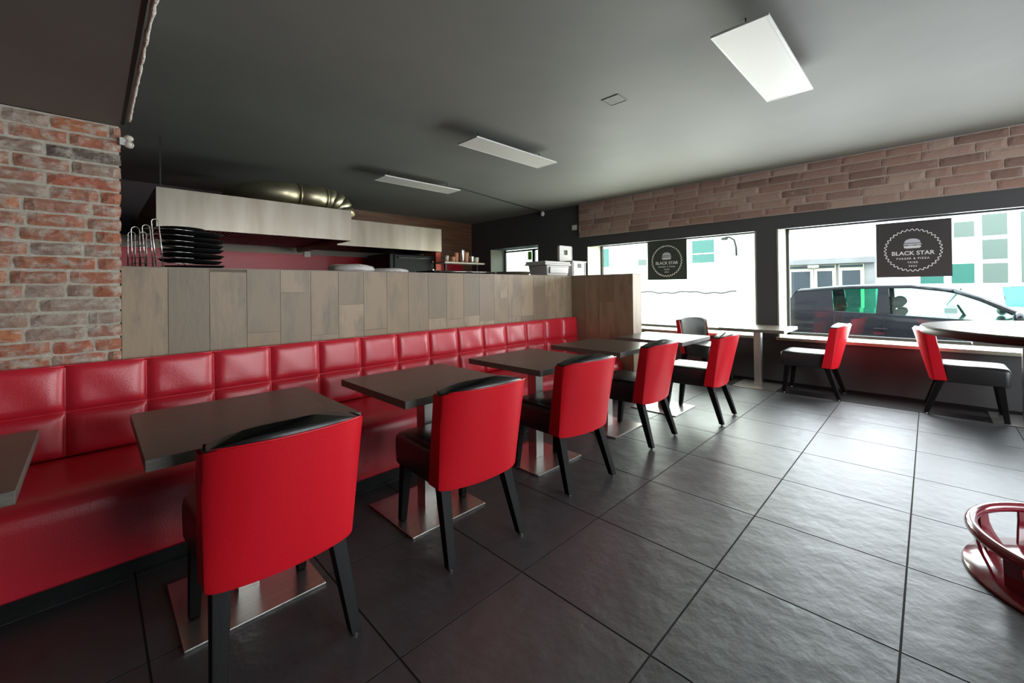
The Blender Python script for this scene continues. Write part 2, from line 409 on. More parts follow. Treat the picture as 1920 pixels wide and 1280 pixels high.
loft(bm, [[(x_, y_, z_) for y_, z_ in prof] for x_ in (cols[0], 0, 1.5, 3, XS-.006)])
obj('seat', bm, MT['red'], bq, smooth=True, bevel=.01)
obj('plinth', bx(cols[0], XS-.01, 2.53, 3.1, 0, .1), MT['plasticblack'], bq)

# ------------------------------------------------------------------ chair
def bow(u): return max(0, 1-abs(u)**2.5)**.72
def backloop(z, off=0., shrink=1.):
    """plan outline of the backrest at height z: inner face then round the bulged outer side"""
    t = (z-.345)/(.80-.345)
    w_ = (.222+.018*t)*shrink+off
    yi = -.142-.055*t; ys = -.200-.060*t; bul = .042+.050*t
    pts = []
    n = 10
    for i in range(n+1):                       # inner face, slightly hollow
        u = -1+2*i/n; pts.append((u*(w_-.012), yi-.034*(1-u*u)+off*.6-(1-shrink)*.1, z))
    for i in range(n*2+1):                     # outer, bulged
        a = -1+2*i/(n*2); u = -math.copysign(math.sin(abs(a)*PI/2), a)
        yy = ys-bul*bow(u)
        pts.append((u*w_, yy-off+(1-shrink)*.25 , z))
    return pts
def make_chair():
    t = thing('upholstered_chair', 'x', 'chair')
    bm = BM()
    prof = []
    for z, s, dx in ((.325, .97, 0), (.335, .99, 0), (.40, 1, 0), (.445, 1, 0), (.468, .985, 0), (.482, .93, 0), (.488, .80, 0)):
        lp = []
        for (sx, sy) in ((-1, -1), (1, -1), (1, 1), (-1, 1)):
            for k in range(5):
                a = math.atan2(sy, sx)-PI/4+PI/2*k/4; rr = .04
                hw, y0_, y1_ = (.215 if sy < 0 else .228)*s, -.150, .272
                cx_, cy_ = sx*(hw-rr), (y0_+rr if sy < 0 else y1_-rr-(1-s)*.2)
                lp.append((cx_+rr*math.cos(a), cy_+rr*math.sin(a), z))
        prof.append(lp)
    loft(bm, prof)
    obj('seat', bm, MT['black'], t, smooth=True)
    bm = BM()
    zl = [.345, .36, .45, .55, .65, .74, .785]
    loops = [backloop(z) for z in zl]
    tops = [(.800, .985), (.811, .95), (.817, .88)]
    for z, s in tops:
        b_ = backloop(.80, 0, 1)
        cy = sum(p[1] for p in b_)/len(b_)
        loops.append([(p[0]*(1-(1-s)*.55), cy+(p[1]-cy)*s, z-.032*(abs(p[0])/.24)**3.2) for p in b_])
    loft(bm, loops)
    obj('backrest', bm, MT['black'], t, smooth=True)
    # red outer shell: wraps the outer side and both flanks, solid
    bm = BM(); L2 = []
    zl2 = [.335, .342, .40, .47, .55, .63, .71, .775, .795]
    for z in zl2:
        n = 24; out = []; inn = []
        tt = (z-.345)/(.80-.345); w_ = .222+.018*tt+.007; yi = -.122-.083*tt; ys = -.200-.060*tt; bul = .042+.050*tt
        if z < .341: w_ -= .006; bul -= .004
        for i in range(n+1):
            a = -1+2*i/n; sgn = 1 if a > 0 else -1
            if abs(a) > .8:      # flank running forward to the inner edge
                q = (abs(a)-.8)/.2; x_ = sgn*(w_+.004*q*(1-tt)); y_ = ys+(yi-ys)*q
            else:
                u = a/.8; u = math.copysign(math.sin(abs(u)*PI/2)**1.0, u); x_ = w_*u; y_ = ys-.004-bul*bow(u)
            dz = -.046*(abs(a))**3.2 if z > .79 else (-.012*(1-abs(a)) if z < .341 else 0)
            out.append((x_, y_, z+dz)); inn.append((x_*.955, y_+.012 if abs(a) <= .8 else y_, z+dz))
        L2.append(out+inn[::-1])
    loft(bm, L2)
    obj('back_shell', bm, MT['redshell'], t, smooth=True, bevel=.004)
    o2 = L2[-1][:25]
    bm = BM(); tube(bm, [(p[0]*1.0, p[1], p[2]+.003) for p in o2[5:20]], .0035, 6); obj('piping', bm, MT['redshell'], t, smooth=True)
    for sx in (-1, 1):
        for p0, p1, a, b in (((sx*.185, .205, .34), (sx*.192, .243, .012), .027, .018), ((sx*.180, -.160, .345), (sx*.207, -.266, .012), .028, .019)):
            bm = BM(); tapered(bm, p0, p1, a, b); lg = obj('leg', bm, MT['blackwood'], t, bevel=.004)
            bm = BM(); lathe(bm, [(.009, 0), (.011, .003), (.011, .012)], (p1[0], p1[1], 0), 14); tag(obj('foot_glide', bm, MT['chrome'], lg, smooth=True), 'small nickel glide under the leg')
    return t
proto_chair = make_chair(); used = [False]
def chair(x, y, rz, label, group, z=0):
    c = proto_chair if not used[0] else copy_tree(proto_chair); used[0] = True
    c.location = (x, y, z); c.rotation_euler = (0, 0, math.radians(rz)); tag(c, label, 'chair', group); return c
G1 = 'chairs facing the long bench'; G2 = 'chairs by the street window'
chair(.462, 1.76, 0, 'red and black leatherette chair nearest the camera, back tilted over table edge', G1)
chair(1.345, 1.765, -5, 'red backed black chair second from the camera, between two bench tables', G1)
chair(2.245, 1.785, -6, 'red backed black chair third along the bench, at middle table', G1)
chair(3.235, 1.79, 0, 'red backed chair at the fourth full table, black seat catching window light', G1)
chair(4.155, 1.60, 3, 'red backed chair pulled out from the green-reflecting table beyond the tiled end', G1)
chair(5.80, 2.14, 156, 'chair turned toward the room with its black padded front showing, against the bright window', G2)
chair(5.86, .966, 0, 'side-on chair under street window with seat toward the small wall table', G2)
chair(5.86, -.23, 180, 'side-on chair at right under the street window, back beneath the round top', G2)

# ------------------------------------------------------------------ tables
def make_table():
    t = thing('bistro_table', 'x', 'table'); w_, d_ = .345, .352
    bm = BM(); box(bm, -w_, w_, -d_, d_, .693, .73)
    bm.faces.ensure_lookup_table()
    for f in bm.faces: f.material_index = 1
    for f in bm.faces:
        f.normal_update()
    me = obj('tabletop', bm, None, t, mats=[MT['top'], MT['topedge']], bevel=.0015)
    for p in me.data.polygons: p.material_index = 0 if abs(p.normal.z) > .5 else 1
    obj('mounting_plate', bx(-.16, .16, -.16, .16, .685, .693), MT['darkmetal'], t)
    obj('column', bx(-.04, .04, -.04, .04, .009, .686), MT['steel'], t, bevel=.003)
    obj('base_plate', bx(-.24, .24, -.235, .235, 0, .010), MT['steel'], t, bevel=.002)
    return t
proto_table = make_table(); tused = [False]
def table(x, y, label, group, rz=0):
    c = proto_table if not tused[0] else copy_tree(proto_table); tused[0] = True
    c.location = (x, y, 0); c.rotation_euler = (0, 0, math.radians(rz)); tag(c, label, 'table', group); return c
GT = 'square tables along the bench'
table(-.49, 2.065, 'dark square table cut by the left edge of the picture', GT)
table(.458, 2.065, 'dark wood square table behind the nearest chair', GT)
table(1.363, 2.07, 'dark wood square table at the second chair, with brushed steel foot', GT)
table(2.315, 2.075, 'dark wood square table in the middle of the bench row', GT)
table(3.27, 2.075, 'dark square table at the far end of the bench, before the tiled end', GT)
table(4.17, 1.965, 'square table with green window reflection, just past the tiled counter end', GT)
table(5.86, 1.52, 'small square table standing against the pillar between the two windows', 'tables by the street window')
table(5.86, -.62, 'square table under the street window, mostly hidden by the round top', 'tables by the street window')

# round bar table at the right
rt = thing('round_bar_table', 'tall round bar table with glossy maroon foot ring, cut by right edge', 'bar table', (2.79, -.525, 0))
bm = BM(); lathe(bm, [(.545, 1.018), (.558, 1.022), (.56, 1.03), (.56, 1.046), (.556, 1.051)], n=96); tag(obj('rim', bm, MT['rim'], rt, smooth=True, bevel=.001), 'dark brown table edge')
bm = BM(); lathe(bm, [(.54, 1.0475), (.5555, 1.0475), (.5555, 1.0525), (.548, 1.0545)], n=96); obj('tabletop', bm, MT['roundtop'], rt)
bm = BM(); lathe(bm, [(.43, 0), (.436, .006), (.43, .014), (.30, .03), (.12, .05), (.07, .08)], n=72); tag(obj('foot_disc', bm, MT['maroon'], rt, smooth=True), 'glossy maroon round base')
bm = BM(); lathe(bm, [(.05, .05), (.05, 1.02)], n=32); obj('column', bm, MT['maroon'], rt, smooth=True)
bm = BM(); ringtube(bm, (0, 0, .175), .405, .022, 96, 14); tag(obj('foot_ring', bm, MT['maroon'], rt, smooth=True), 'glossy maroon foot ring')
for a in [130+32.727*k for k in range(11)]:
    bm = BM(); c_, s_ = math.cos(math.radians(a)), math.sin(math.radians(a)); tx, ty = -s_, c_
    lp = []
    for (rr, z, hw) in ((.36, .018, .068), (.385, .08, .046), (.395, .12, .036), (.40, .175, .034)):
        lp.append([(rr_*c_+tx*k, rr_*s_+ty*k, z) for rr_, k in ((rr-.006, -hw), (rr+.006, -hw), (rr+.006, hw), (rr-.006, hw))])
    loft(bm, lp); obj('strut', bm, MT['maroon'], rt, bevel=.002)

# ------------------------------------------------------------------ ceiling lights
def light_panel(x, y, label):
    t = thing('ceiling_light_panel', label, 'ceiling light', (x, y, 2.645), 0, 'flat panels hung under the dark ceiling')
    L_, W_ = .585, .145
    bm = BM()
    for a in ((-L_, L_, -W_, -W_+.012), (-L_, L_, W_-.012, W_), (-L_, -L_+.012, -W_+.012, W_-.012), (L_-.012, L_, -W_+.012, W_-.012)): box(bm, *a, 0, .012)
    obj('frame', bm, MT['white'], t)
    obj('diffuser', bx(-L_+.012, L_-.012, -W_+.012, W_-.012, .0015, .006), MT['panel'], t)
    obj('back_plate', bx(-L_+.004, L_-.004, -W_+.004, W_-.004, .0121, .016), MT['white'], t)
    obj('driver_box', bx(-.18, .18, -.05, .05, .0161, .042), MT['white'], t, bevel=.003)
    for sx in (-1, 1):
        obj('hanging_rod', bx(sx*.45-.003, sx*.45+.003, -.003, .003, .016, CZ-2.645), MT['darkmetal'], t)
light_panel(3.06, .715, 'large flat white light panel overhead nearest the camera')
light_panel(3.10, 3.085, 'flat white light panel in the middle of the ceiling row')
light_panel(3.13, 4.86, 'flat white light panel farthest back, joined to a black cable')
bm = BM(); tube(bm, [(3.72, 4.93, 2.68), (3.9, 4.95, CZ-.012), (5.2, 5.2, CZ-.012), (6.24, 5.36, CZ-.014)], .008, 8)
tag(obj('power_cable', bm, MT['cable'], None, smooth=True), 'black cable running along the ceiling from the farthest light panel', 'cable')
t = thing('ceiling_hatch', 'small flush square cover in the ceiling between the light panels', 'hatch', (2.98, 1.78, CZ))
for a in ((-.075, .075, -.075, -.070), (-.075, .075, .070, .075), (-.075, -.070, -.07, .07), (.070, .075, -.07, .07)):
    pass
bm = BM()
for a in ((-.075, .075, -.075, -.069), (-.075, .075, .069, .075), (-.075, -.069, -.069, .069), (.069, .075, -.069, .069)): box(bm, *a, -.006, 0)
obj('rim', bm, MT['ceiling'], t); obj('cover', bx(-.066, .066, -.066, .066, -.003, 0), MT['ceiling'], t)
# detector on the far wall, box beside the brick band, and sensor on the brick corner
t = thing('motion_sensor', 'small white sensor at ceiling height in the far dark corner', 'sensor', (XW-.05, 5.36, 2.70))
bm = BM(); lathe(bm, [(.02, .045), (.034, .03), (.034, -.02), (.022, -.045)], n=20); obj('housing', bm, MT['white'], t, smooth=True)
obj('bracket', bx(.02, .05, -.012, .012, -.012, .012), MT['white'], t); obj('lens', bx(-.037, -.02, -.014, .014, -.02, .012), MT['panel'], t, bevel=.004)
t = thing('junction_box', 'small pale square box on the dark wall beside the brick band', 'wall box', (XW-.03, 4.62, 2.35))
obj('housing', bx(0, .03, -.05, .05, -.045, .045), MT['white'], t, bevel=.004); obj('cover', bx(-.006, 0, -.042, .042, -.038, .038), MT['panel'], t, bevel=.002)
t = thing('alarm_sensor', 'white rounded twin-bulb sensor on the brick wall corner', 'sensor', (.145, 3.12, 2.075))
bm = BM(); bmesh.ops.create_uvsphere(bm, u_segments=20, v_segments=12, radius=.022, matrix=Matrix.Translation((0, 0, .022)) @ Matrix.Diagonal((1, 1, .8, 1))); obj('upper_bulb', bm, MT['cup'], t, smooth=True)
bm = BM(); bmesh.ops.create_uvsphere(bm, u_segments=20, v_segments=12, radius=.019, matrix=Matrix.Translation((0, 0, -.012))); obj('lower_bulb', bm, MT['cup'], t, smooth=True)
bm = BM(); tube(bm, [(.0, -.01, .0), (.016, -.01, .0), (.022, -.01, -.014), (.015, -.01, -.030), (0, -.01, -.034)], .002, 8); obj('wire_loop', bm, MT['white'], t, smooth=True)
obj('bracket', bx(-.036, -.01, -.01, .01, -.02, .02), MT['white'], t)

# ------------------------------------------------------------------ banners in the windows
def text_mesh(s, size, name, m, parent, loc, extrude=.0012, bold=0., spacing=1.):
    cu = bpy.data.curves.new(name, 'FONT'); cu.body = s; cu.size = size; cu.align_x = 'CENTER'; cu.align_y = 'CENTER'; cu.extrude = extrude; cu.offset = bold; cu.space_character = spacing
    tmp = bpy.data.objects.new('tmp', cu); C.objects.link(tmp); bpy.context.view_layer.update()
    dg = bpy.context.evaluated_depsgraph_get(); me = bpy.data.meshes.new_from_object(tmp.evaluated_get(dg)); bpy.data.objects.remove(tmp)
    o = bpy.data.objects.new(name, me); C.objects.link(o); me.materials.clear(); me.materials.append(m); o.parent = parent
    o.location = loc; o.rotation_euler = (PI/2, 0, 0); return o
def banner(x, y, z, w_, h_, label, mb):
    t = thing('hanging_banner', label, 'banner', (x, y, z), -PI/2, 'shop banners in the windows')
    obj('cloth', bx(-w_/2, w_/2, 0, .004, -h_/2, h_/2), mb, t)
    obj('top_rod', bx(-w_/2-.01, w_/2+.01, -.004, .006, h_/2-.004, h_/2+.004), MT['frame'], t)
    bm = BM(); n = 36*8; R = w_*.372; pts = []
    for k in range(n+1):
        a = 2*PI*k/n; rr = R+.010*math.cos(a*36); pts.append((rr*math.cos(a), -.002, rr*math.sin(a)-.01))
    tube(bm, pts, .0042, 6); obj('wavy_ring', bm, MT['ink'], t)
    text_mesh('BLACK STAR', w_*.100, 'shop_name', MT['ink'], t, (0, -.001, -.045), bold=.0013)
    text_mesh('BURGER & PIZZA', w_*.040, 'subtitle', MT['ink'], t, (0, -.001, -.105), bold=.0010, spacing=1.5)
    text_mesh('TRIER', w_*.040, 'town', MT['ink'], t, (0, -.001, -.150), bold=.0008, spacing=1.45)
    text_mesh('2024', w_*.040, 'year', MT['ink'], t, (0, -.001, -.192), bold=.0008, spacing=1.45)
    ic = None
    def slab(nm, pts, m):
        bm = BM(); a = [bm.verts.new((p[0], -.003, p[1])) for p in pts]; b = [bm.verts.new((p[0], 0, p[1])) for p in pts]
        bm.faces.new(a); bm.faces.new(b[::-1])
        for i in range(len(a)): bm.faces.new((a[i], b[i], b[(i+1) % len(a)], a[(i+1) % len(a)]))
        return obj(nm, bm, m, t)
    s = w_/.63
    bun = [(-.078, .095)]+[(.078*math.cos(a)*-1, .095+.055*math.sin(a)**.8) for a in [PI*k/16 for k in range(1, 16)]]+[(.078, .095)]
    slab('top_bun_print', [(p[0]*s*.86, p[1]*s*.9-.012) for p in bun], MT['icongrey'])
    slab('filling_print', [(p[0]*s*.86, p[1]*s*.9-.012) for p in ((-.088, .070), (-.085, .086), (.085, .088), (.09, .072), (.06, .066), (.03, .070), (-.02, .064), (-.05, .070))], MT['icongrey'])
    slab('bottom_bun_print', [(p[0]*s*.86, p[1]*s*.9-.012) for p in ((-.082, .034), (-.085, .058), (.08, .060), (.085, .045), (.07, .028), (-.06, .026))], MT['ink'])
    for sx in (-.35, .35):
        bm = BM(); tube(bm, [(sx*w_, .001, h_/2), (sx*w_, .001, 2.049-z)], .0025, 6); obj('hanging_cord', bm, MT['cable'], t)
banner(6.62, .131, 1.640, .625, .632, 'dark banner with white burger logo hanging in the right street window', MT['banner'])
banner(6.62, 3.03, 1.672, .66, .63, 'dark banner with white burger logo hanging in the left window', MT['bannergreen'])

# ------------------------------------------------------------------ kitchen
def hood(x0, x1, y0, y1, z0, z1, label, rod=False):
    t = thing('extractor_hood', label, 'extractor hood', ((x0+x1)/2, (y0+y1)/2, z0)); a = (x1-x0)/2; b = (y1-y0)/2; h = z1-z0; k = .012
    bm = BM(); box(bm, -a, a, -b, -b+k, 0, h); obj('front_panel', bm, MT['hood'], t, bevel=.002)
    bm = BM(); box(bm, -a, -a+k, -b+k, b, 0, h); obj('side_panel', bm, MT['hood'], t)
    bm = BM(); box(bm, a-k, a, -b+k, b, 0, h); obj('side_panel', bm, MT['hood'], t)
    obj('top_panel', bx(-a+k, a-k, -b+k, b, h-k, h), MT['hood'], t)
    bm = BM(); n = int(2*a/.05)
    for i in range(n):
        x = -a+.03+i*(2*a-.06)/n; box(bm, x, x+.028, -b+.05, b-.05, .06, .085)
    box(bm, -a+k, a-k, -b+k, b-.02, .086, .1)
    tag(obj('baffle_filter', bm, MT['darkmetal'], t), 'dark ridged grease filter under the hood')
    if rod: obj('hanging_rod', bx(-a+.03, -a+.042, -b+.02, -b+.032, h, CZ-z0), MT['darkmetal'], t)
    return t
hood(.432, 2.335, 5.2, 7.2, 1.872, 2.256, 'wide stainless steel extractor hood at left with the duct on it', rod=True)
hood(2.44, 4.225, 5.9, 7.5, 1.882, 2.268, 'stainless steel extractor hood further back to the right')
dt = thing('ventilation_duct', 'brassy round ventilation duct lying on the left extractor hood', 'duct', (0, 0, 0))
pts = [(1.35, 6.55, 2.56), (1.30, 6.3, 2.5), (1.28, 6.0, 2.44), (1.32, 5.75, 2.41), (1.45, 5.58, 2.425), (1.62, 5.52, 2.425), (1.8, 5.5, 2.425)]
bm = BM(); tube(bm, pts, .135, 28); obj('curved_section', bm, MT['duct'], dt, smooth=True)
bm = BM(); tube(bm, [(1.78, 5.5, 2.425), (2.0, 5.5, 2.425), (2.14, 5.5, 2.425)], .138, 28); obj('straight_section', bm, MT['duct'], dt, smooth=True)
for k in range(4):   # lobster-back elbow turning down into the hood
    a0, a1 = k*22.5, (k+1)*22.5; R = .21
    f = lambda a: (2.14+R*math.sin(math.radians(a)), 5.5-.05*a/90, 2.425-R*(1-math.cos(math.radians(a))))
    bm = BM(); tube(bm, [f(a0-1), f(a1+1)], .139+.001*(k % 2), 28); obj('elbow_segment', bm, MT['duct'], dt, smooth=True)
for x in (1.8, 2.12):
    bm = BM(); tube(bm, [(x-.008, 5.5, 2.425), (x+.008, 5.5, 2.425)], .145, 28); obj('joint_ring', bm, MT['duct'], dt, smooth=True)
# wall finishes
structure('wall_tiles', bx(X0, 6.0, YK-.02, YK-.001, 1.0, 1.86), MT['redglass'])
structure('wall_tiles', bx(X0, 5.0, YK-.018, YK-.001, 1.861, 2.02), MT['beige'])
t = thing('wall_socket', 'white square socket on the kitchen wall below the left hood', 'socket', (2.616, YK-.03, 1.868)); obj('plate', bx(-.05, .05, -.01, .01, -.045, .045), MT['white'], t, bevel=.004); obj('rocker', bx(-.03, .03, -.016, -.01, -.03, .03), MT['cup'], t, bevel=.002)
# cooking line along the back (mostly hidden): a steel worktop carrying the oven, hob and shelf
t = thing('kitchen_range', 'dark cooking range standing under the hoods behind the counter', 'range', (3.2, 6.6, 0))
obj('body', bx(-2.7, 2.3, -.6, .95, 0, 1.2), MT['darkmetal'], t); obj('worktop', bx(-2.72, 2.32, -.62, .96, 1.2, 1.24), MT['steel'], t, bevel=.004)
for i in range(5): obj('door', bx(-2.6+i*.98, -1.7+i*.98, -.62, -.6, .2, 1.05), MT['steel'], t)
t = thing('pizza_oven', 'black oven under the right hood beside the orange-red post', 'oven', (4.02, 6.75, 1.241))
obj('body', bx(-.50, .40, -.35, .45, 0, .62), MT['plasticblack'], t, bevel=.02); obj('door', bx(-.42, .3, -.37, -.35, .1, .6), MT['plasticblack'], t, bevel=.01); 
bm = BM(); tube(bm, [(-.36, -.40, .55), (.24, -.40, .55)], .012, 10); obj('handle', bm, MT['chrome'], t)
for k in range(3):
    bm = BM(); lathe(bm, [(.02, 0), (.016, .02)], n=14); o = obj('knob', bm, MT['chrome'], t); o.location = (.36, -.352, .2+.15*k); o.rotation_euler = (PI/2, 0, 0)
t = thing('side_post', 'orange-red upright panel at the right of the black oven', 'panel', (4.50, 6.5, 1.241)); obj('board', bx(-.05, .05, -.1, .3, 0, .74), MT['orange'], t); obj('edge_strip', bx(-.055, .055, -.112, -.1, 0, .74), MT['orange'], t)
# shelf with cups
t = thing('cup_shelf', 'narrow pale shelf holding cups beside the orange-red panel', 'shelf', (4.83, 6.15, 1.70)); obj('board', bx(-.46, .47, -.14, .14, 0, .03), MT['cup'], t, bevel=.004)
for sx in (-.35, .38): obj('support', bx(sx-.012, sx+.012, -.02, .02, -.46, 0), MT['darkmetal'], t)
cup_defs = [(-.30, .03, .045, .12, 'cup', 'pale small cup at the left end of the shelf'), (-.20, -.02, .05, .10, 'cuporange', 'terracotta cup near the left end of the shelf'), (-.09, .02, .045, .18, 'cuporange', 'orange-brown beaker left of the tall steel jug'),
            (.03, 0, .05, .25, 'steel', 'tall steel jug in the middle of the shelf'), (.14, .02, .055, .20, 'cuporange', 'terracotta beaker right of the steel jug'), (.24, -.02, .05, .13, 'steel', 'low steel cup right of middle on the shelf'), (.36, .0, .06, .11, 'cup', 'cream pot at the right end of the shelf')]
for dx, dy, rr, h, m_, lab in cup_defs:
    bm = BM(); lathe(bm, [(rr*.75, 0), (rr*.8, .004), (rr, h*.9), (rr, h), (rr*.9, h), (rr*.72, .012)], (0, 0, 0), 20)
    o = obj('cup', bm, MT[m_], None, smooth=True); o.location = (4.83+dx, 6.15+dy, 1.73); tag(o, lab, 'cup', 'cups and jugs on the kitchen shelf')
# rack with black pizza pans on the counter
rk = thing('pan_rack', 'chrome wire rack holding black pans on the left end of the counter', 'rack', (.36, 3.48, PZ))
def loop(x, y, w_, h, lean_=0):
    bm = BM(); pts = [(x, y, 0), (x-lean_*.5, y, h*.5), (x-lean_, y, h-w_/2)]
    for k in range(1, 7): a = PI*k/6; pts.append((x-lean_+w_/2-w_/2*math.cos(a), y, h-w_/2+w_/2*math.sin(a)))
    pts += [(x+w_-lean_*.5, y, h*.5), (x+w_, y, 0)]
    tube(bm, pts, .0032, 8); obj('upright_loop', bm, MT['chrome'], rk, smooth=True)
loop(-.085, -.17, .034, .295, .022); loop(-.130, -.10, .036, .265, .014); loop(-.185, -.04, .038, .255, .006); loop(-.20, .08, .034, .235, 0)
loop(.06, .17, .034, .27, 0); loop(-.14, .17, .034, .25, 0)
for k in range(7):
    bm = BM(); z = .03+.035*k; tube(bm, [(-.10, -.17, z), (.02, -.176, z+.002), (.10, -.16, z)], .0022, 6); tube(bm, [(-.10, -.17, z), (-.19, -.02, z), (-.19, .1, z)], .0022, 6); obj('shelf_wire', bm, MT['chrome'], rk, smooth=True)
bm = BM()
for x in (-.19, .08): tube(bm, [(x, -.172, .004), (x, .175, .004)], .004, 8)
for y in (-.172, .172): tube(bm, [(-.2, y, .004), (.1, y, .004)], .004, 8)
obj('base_frame', bm, MT['chrome'], rk, smooth=True)
r = random.Random(2); order = ['lowest', 'second from the bottom', 'third from the bottom', 'fourth from the bottom', 'fifth from the bottom', 'sixth from the bottom', 'second from the top', 'topmost']
for k in range(8):
    bm = BM(); R = .168 if k not in (7,) else .12
    lathe(bm, [(R*.86, 0), (R*.9, .001), (R, .016), (R+.004, .019), (R-.003, .019), (R*.86, .005)], n=40)
    o = obj('pizza_pan', bm, MT['plasticblack'], None, smooth=True); o.location = (.475-(.05 if k == 7 else 0)+(r.random()-.5)*.02, 3.48, PZ+.008+.0345*k)
    o.rotation_euler = ((r.random()-.5)*.06, (r.random()-.3)*.08, 0); tag(o, 'black round pan in the wire rack, '+order[k]+' of the pile', 'pan', 'black pans in the wire rack')
# wrapped dough bags
for (x, y, rr, h, lab) in ((1.52, 3.38, .185, .062, 'larger cloudy plastic-wrapped disc on the counter edge'), (1.875, 3.40, .165, .04, 'flatter plastic-wrapped disc right of the larger one')):
    bm = BM(); rn = random.Random(int(x*100)); n = 40
    prof = [(.80, 0), (.97, .1), (1.0, .45), (.93, .8), (.7, .97), (.35, 1.0), (.05, .95)]
    loft(bm, [[(rr*p*(1+.03*math.sin(5*a_+x*9)+.02*rn.random())*math.cos(a_), rr*p*.8*math.sin(a_), h*q*(1+.06*math.sin(3*a_))) for a_ in [2*PI*k/n for k in range(n)]] for p, q in prof])
    o = obj('wrapped_dough', bm, MT['bag'], None, smooth=True); o.location = (x, y, PZ); tag(o, lab, 'dough', 'wrapped discs on the counter')
# burner grate with chrome rail
t = thing('pan_support_grate', 'long black grate with steel rail lying on the counter', 'grate', (2.72, 3.5, PZ))
bm = BM()
for y in (-.14, -.05, .05, .14): box(bm, -.42, .42, y-.006, y+.006, .018, .032)
for k in range(9): box(bm, -.42+k*.104, -.412+k*.104+.006, -.146, .146, .018, .032)
obj('bars', bm, MT['plasticblack'], t)
bm = BM(); tube(bm, [(-.36, -.16, .022), (.45, -.16, .026)], .006, 8); obj('rail', bm, MT['chrome'], t, smooth=True)
for x in (-.2, .02, .14, .4):
    bm = BM(); lathe(bm, [(.014, 0), (.010, .008), (.012, .026), (.006, .03)], (x, -.14, 0), 12); obj('foot', bm, MT['chrome'], t, smooth=True)
t = thing('serving_basket', 'low brown woven basket on the counter by the small window', 'basket', (3.42, 3.42, PZ))
bm = BM(); lathe(bm, [(.20, 0), (.225, .028), (.232, .032), (.222, .034), (.19, .006)], n=40); obj('bowl', bm, MT['wicker'], t, smooth=True)
bm = BM(); ringtube(bm, (0, 0, .032), .229, .005, 40, 8); obj('rim', bm, MT['wicker'], t, smooth=True)
# white boxes at the end of the counter
t = thing('food_container', 'wide white lidded plastic container on the counter end', 'container', (4.10, 3.42, PZ))
bm = BM(); loft(bm, [[(sx*a, sy*b, z) for sx, sy in ((-1, -1), (1, -1), (1, 1), (-1, 1))] for a, b, z in ((.20, .14, 0), (.225, .155, .13))]); obj('tub', bm, MT['crate'], t, bevel=.012)
obj('lid', bx(-.27, .245, -.17, .17, .13, .152), MT['crate'], t, bevel=.005); obj('rim', bx(-.26, .235, -.162, .162, .152, .178), MT['crate'], t, bevel=.006)
obj('side_clip', bx(-.18, .18, -.172, -.158, .03, .11), MT['crate'], t, bevel=.01)
t = thing('plastic_crate', 'small upright white plastic crate with slotted handle, right end of the counter', 'crate', (4.545, 3.42, PZ))
bm = BM(); box(bm, -.15, .15, -.15, .15, 0, .19); obj('body', bm, MT['crate'], t, bevel=.01)
obj('top_rim', bx(-.158, .158, -.158, .158, .185, .20), MT['crate'], t, bevel=.004)
bm = BM(); box(bm, -.035, .045, -.153, -.149, .11, .165); tag(obj('handle_slot', bm, MT['darkmetal'], t), 'dark handle slot')
for x in (-.13, .12): obj('rib', bx(x, x+.008, -.156, -.15, .01, .18), MT['crate'], t)
t = thing('upright_lid', 'white plastic lid with square hole standing upright on the crate', 'tray', (4.50, 3.47, PZ+.20))  # loose plastic lid standing on edge on the crate
bm = BM()
for a in ((-.13, -.04, .0, .205), (.04, .13, .0, .205), (-.04, .04, 0, .09), (-.04, .04, .155, .205)): box(bm, a[0], a[1], -.012, .012, a[2], a[3])
bmesh.ops.remove_doubles(bm, verts=bm.verts[:], dist=.0001); obj('board', bm, MT['crate'], t)
bm = BM()
for a in ((-.14, -.128, .01, .2), (.128, .14, .01, .2), (-.13, .13, .198, .212)): box(bm, a[0], a[1], -.018, .018, a[2], a[3])
obj('rim', bm, MT['crate'], t, bevel=.004); tag(obj('hole_plate', bx(-.042, .042, .008, .014, .088, .157), MT['stonegrey'], t), 'grey recessed square')
# leaflet on the small window and little paper scrap on the floor
t = tag(obj('window_leaflet', bx(XG-.046, XG-.041, 6.09, 6.2, 1.86, 2.04), MT['green'], None), 'bright green leaflet stuck on the small far window', 'leaflet')
bm = BM(); bmesh.ops.create_icosphere(bm, subdivisions=2, radius=.008, matrix=Matrix.Diagonal((1.2, .8, .5, 1))); o = obj('floor_crumb', bm, MT['cup'], None, smooth=True)
o.location = (.55, 1.31, .004); tag(o, 'tiny pale crumb on the dark floor beside the nearest chair', 'crumb')

# ------------------------------------------------------------------ street
GZ = -.2
tag(obj('street', bx(XG+.01, 30, -14, 34, GZ-.1, GZ), MT['asphalt'], None), kind='structure')
def windows_on(parent, rects, m, xf, fr=None):
    for (ya, yb, za, zb) in rects:
        f = obj('window', bx(xf-.03, xf-.001, min(ya, yb)-.05, max(ya, yb)+.05, za-.05, zb+.05), fr or MT['facadeB'], parent)
        obj('pane', bx(xf-.036, xf-.03, min(ya, yb), max(ya, yb), za, zb), m, f)
XF = 16
b = thing('street_house', 'sunlit pale house front seen through the left window', 'building', (0, 0, 0))
obj('wall', bx(XF, XF+.3, 3.8, 30, GZ, 5.2), MT['facadeA'], b)
windows_on(b, [(5.52, 6.31, 2.11, 2.94), (9.9, 10.6, 2.13, 2.93), (13.2, 14.0, 2.1, 2.95)], MT['tealglass'], XF)
windows_on(b, [(8.15, 8.53, 2.12, 2.36)], MT['greyglass'], XF)
o = obj('glazing_bar', bx(XF-.05, XF-.036, 5.52, 6.31, 2.42, 2.46), MT['facadeB'], b)
